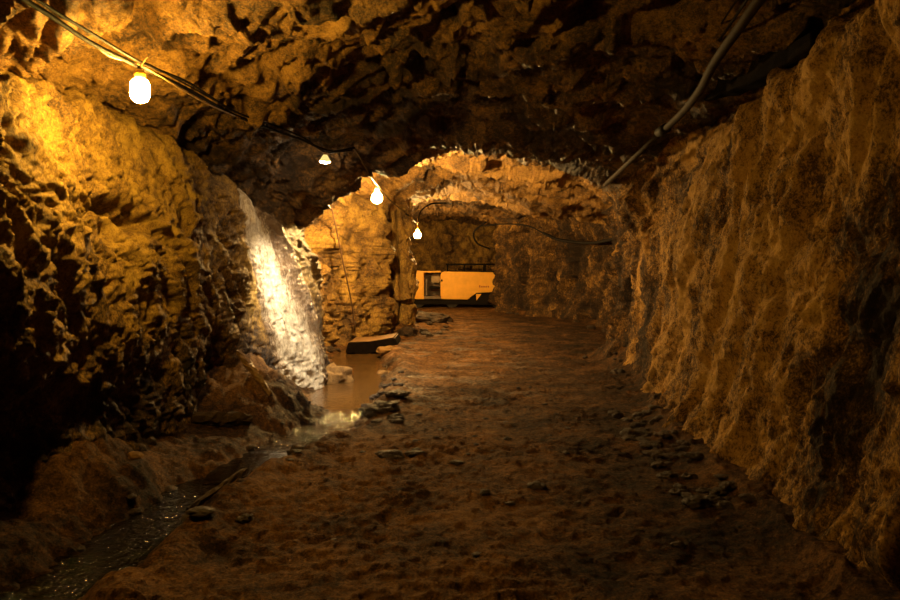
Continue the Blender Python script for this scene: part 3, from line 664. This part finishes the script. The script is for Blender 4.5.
spot(536, 490, 18, SM[1], 'lone dark clod near the middle of the path', name='clod', sz=.6, cat='clod')
spot(246, 522, 16, SM[2], 'dark clod on the path below the stick', name='clod', sz=.7, cat='clod')
spot(200, 530, 26, SM[3], 'dark clod at the near end of the stick', name='clod', sz=.7, cat='clod')
spot(298, 455, 22, SM[4], 'black stone at the right rim of the small puddle')
spot(660, 410, 14, SM[6], 'lone dark stone on the right foot of the path')
def scatter(n, fn, s0, s1, label, group, name='stone', cat='stone', sz=.8, tries=1):
    for k in range(n):
        x, y = fn(); stone(SM[rnd.randrange(7)], x, y, rnd.uniform(s0, s1), label, group, rnd.uniform(0, 6.28), sz * rnd.uniform(.7, 1.2), name, .35, cat)
def ditch():
    y = 3.2 + 4.6 * rnd.random(); c = float(np.interp(y, DY, DXc)); w = float(np.interp(y, DY, DWd)); return c + w * rnd.uniform(-1.15, 1.15), y
scatter(46, ditch, .025, .07, 'small wet black stone lying in the ditch along the left wall', 'stones in the ditch')
def bank():
    y = rnd.uniform(6.5, 10.5); return float(np.interp(y, DY, DXc)) + rnd.uniform(.35, .75), y
scatter(34, bank, .03, .08, 'small black clod on the bank between the pool and the path', 'clods on the pool bank', 'clod', 'clod')
def rfoot():
    y = rnd.uniform(4.2, 7.2); return float(wall_x(np.array([y]))[1][0]) - rnd.uniform(.02, .42), y
scatter(80, rfoot, .025, .075, 'small dark stone in the rubble along the foot of the right wall', 'rubble stones at the right wall foot', sz=.7)
def rfar():
    y = rnd.uniform(8, 24); return float(wall_x(np.array([y]))[1][0]) - rnd.uniform(.05, .5), y
scatter(26, rfar, .04, .11, 'small stone fallen at the foot of the far right wall', 'stones along the far right wall')
def path():
    y = rnd.uniform(3.2, 9.5); return rnd.uniform(-1.2, 1.3), y
scatter(46, path, .015, .04, 'little dark clod strewn over the muddy path', 'clods strewn over the path', 'clod', 'clod', .6)
def alc():
    y = rnd.uniform(12.0, 15.5); return -2.55 + (y - 13) * .4 + rnd.uniform(.1, .6), y
scatter(20, alc, .04, .12, 'small stone in the rubble at the foot of the ochre alcove wall', 'stones at the alcove foot')
def pil():
    return rnd.uniform(-1.3, .1), rnd.uniform(15.6, 19.5)
scatter(18, pil, .05, .13, 'small dark stone in the rubble around the pillar foot', 'stones around the pillar foot')

# slab across the alcove foot, log and stick
def bar_mesh(pa, pb, w, h, j, m, name, label, cat, n=12, seed=1):
    rr = random.Random(seed); b = bmesh.new(); ax = (pb - pa).normalized(); sd = ax.cross(Vector((0, 0, 1))).normalized(); uv = sd.cross(ax); prev = None
    for k in range(n + 1):
        s = k / n; c = pa.lerp(pb, s); tp = 1 - .35 * abs(2 * s - 1) ** 4
        ring = [b.verts.new(c + sd * (math.cos(a) * w * tp + rr.uniform(-j, j)) + uv * (math.sin(a) * h * tp + rr.uniform(-j, j))) for a in [i * math.pi / 4 + math.pi / 8 for i in range(8)]]
        if prev:
            for i in range(8): b.faces.new((prev[i], prev[(i + 1) % 8], ring[(i + 1) % 8], ring[i]))
        else: b.faces.new(ring)
        prev = ring
    b.faces.new(prev[::-1]); o = obj(name, b, m); tag(o, label, cat); return o
def gp(px, py, dz=0.0):
    x, y = at(px, py); return Vector((x, y, float(floor_z([x], [y])[0]) + dz))
d_ = 13.2
slab = bmesh.new()
prism(slab, [(-1.98, -.1), (-1.92, .12), (-1.5, .135), (-1.05, .21), (-.98, .06), (-1.2, -.04), (-1.6, -.12)], 0, 1.0, .02)
o = obj('slab', slab, [M['shade_black'], M['plank_and_lit_top']], loc=(0, d_, .02))
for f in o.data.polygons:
    if f.normal.z > .5: f.material_index = 1  # brown top over near-black sides paints the slab's lit and shaded faces
o; tag(o, 'dark flat slab lying across the back of the pool below the alcove', 'slab')
bar_mesh(gp(190, 436, .04), gp(252, 430, .05), .05, .06, .012, M['log'], 'log', 'dark log lying on the edge of the ditch below the mound', 'log', seed=4)
bar_mesh(gp(188, 518, .055), gp(246, 490, .055), .022, .022, .006, M['log'], 'stick', 'dark stick lying on the path beside the ditch', 'stick', seed=5)
bar_mesh(P(238, 351, 7.25), P(271, 394, 7.05), .035, .035, .012, M['plank_and_lit_top'], 'pole', 'short pole leaning against the left slope beside the hollow', 'pole', seed=6)

# ------------------------------------------------------------------ world, camera, colour
w = bpy.data.worlds.new('World'); SC.world = w; w.use_nodes = True
w.node_tree.nodes['Background'].inputs[0].default_value = (0, 0, 0, 1); w.node_tree.nodes['Background'].inputs[1].default_value = 0
cam = bpy.data.cameras.new('camera'); co = bpy.data.objects.new('camera', cam); C.objects.link(co)
co.location = (0, 0, CAMZ); co.rotation_euler = (math.pi / 2, 0, 0); cam.sensor_width = 36; cam.lens = 28; cam.shift_y = -30 / 900
cam.clip_start = .05; cam.clip_end = 200
SC.camera = co
SC.view_settings.view_transform = 'Standard'; SC.view_settings.look = 'None'; SC.view_settings.gamma = 1
SC.view_settings.exposure = 0.0; SC.view_settings.use_curve_mapping = False
SC.cycles.use_denoising = True; SC.cycles.use_adaptive_sampling = False; SC.cycles.max_bounces = 10; SC.cycles.diffuse_bounces = 6; SC.cycles.sample_clamp_indirect = 6
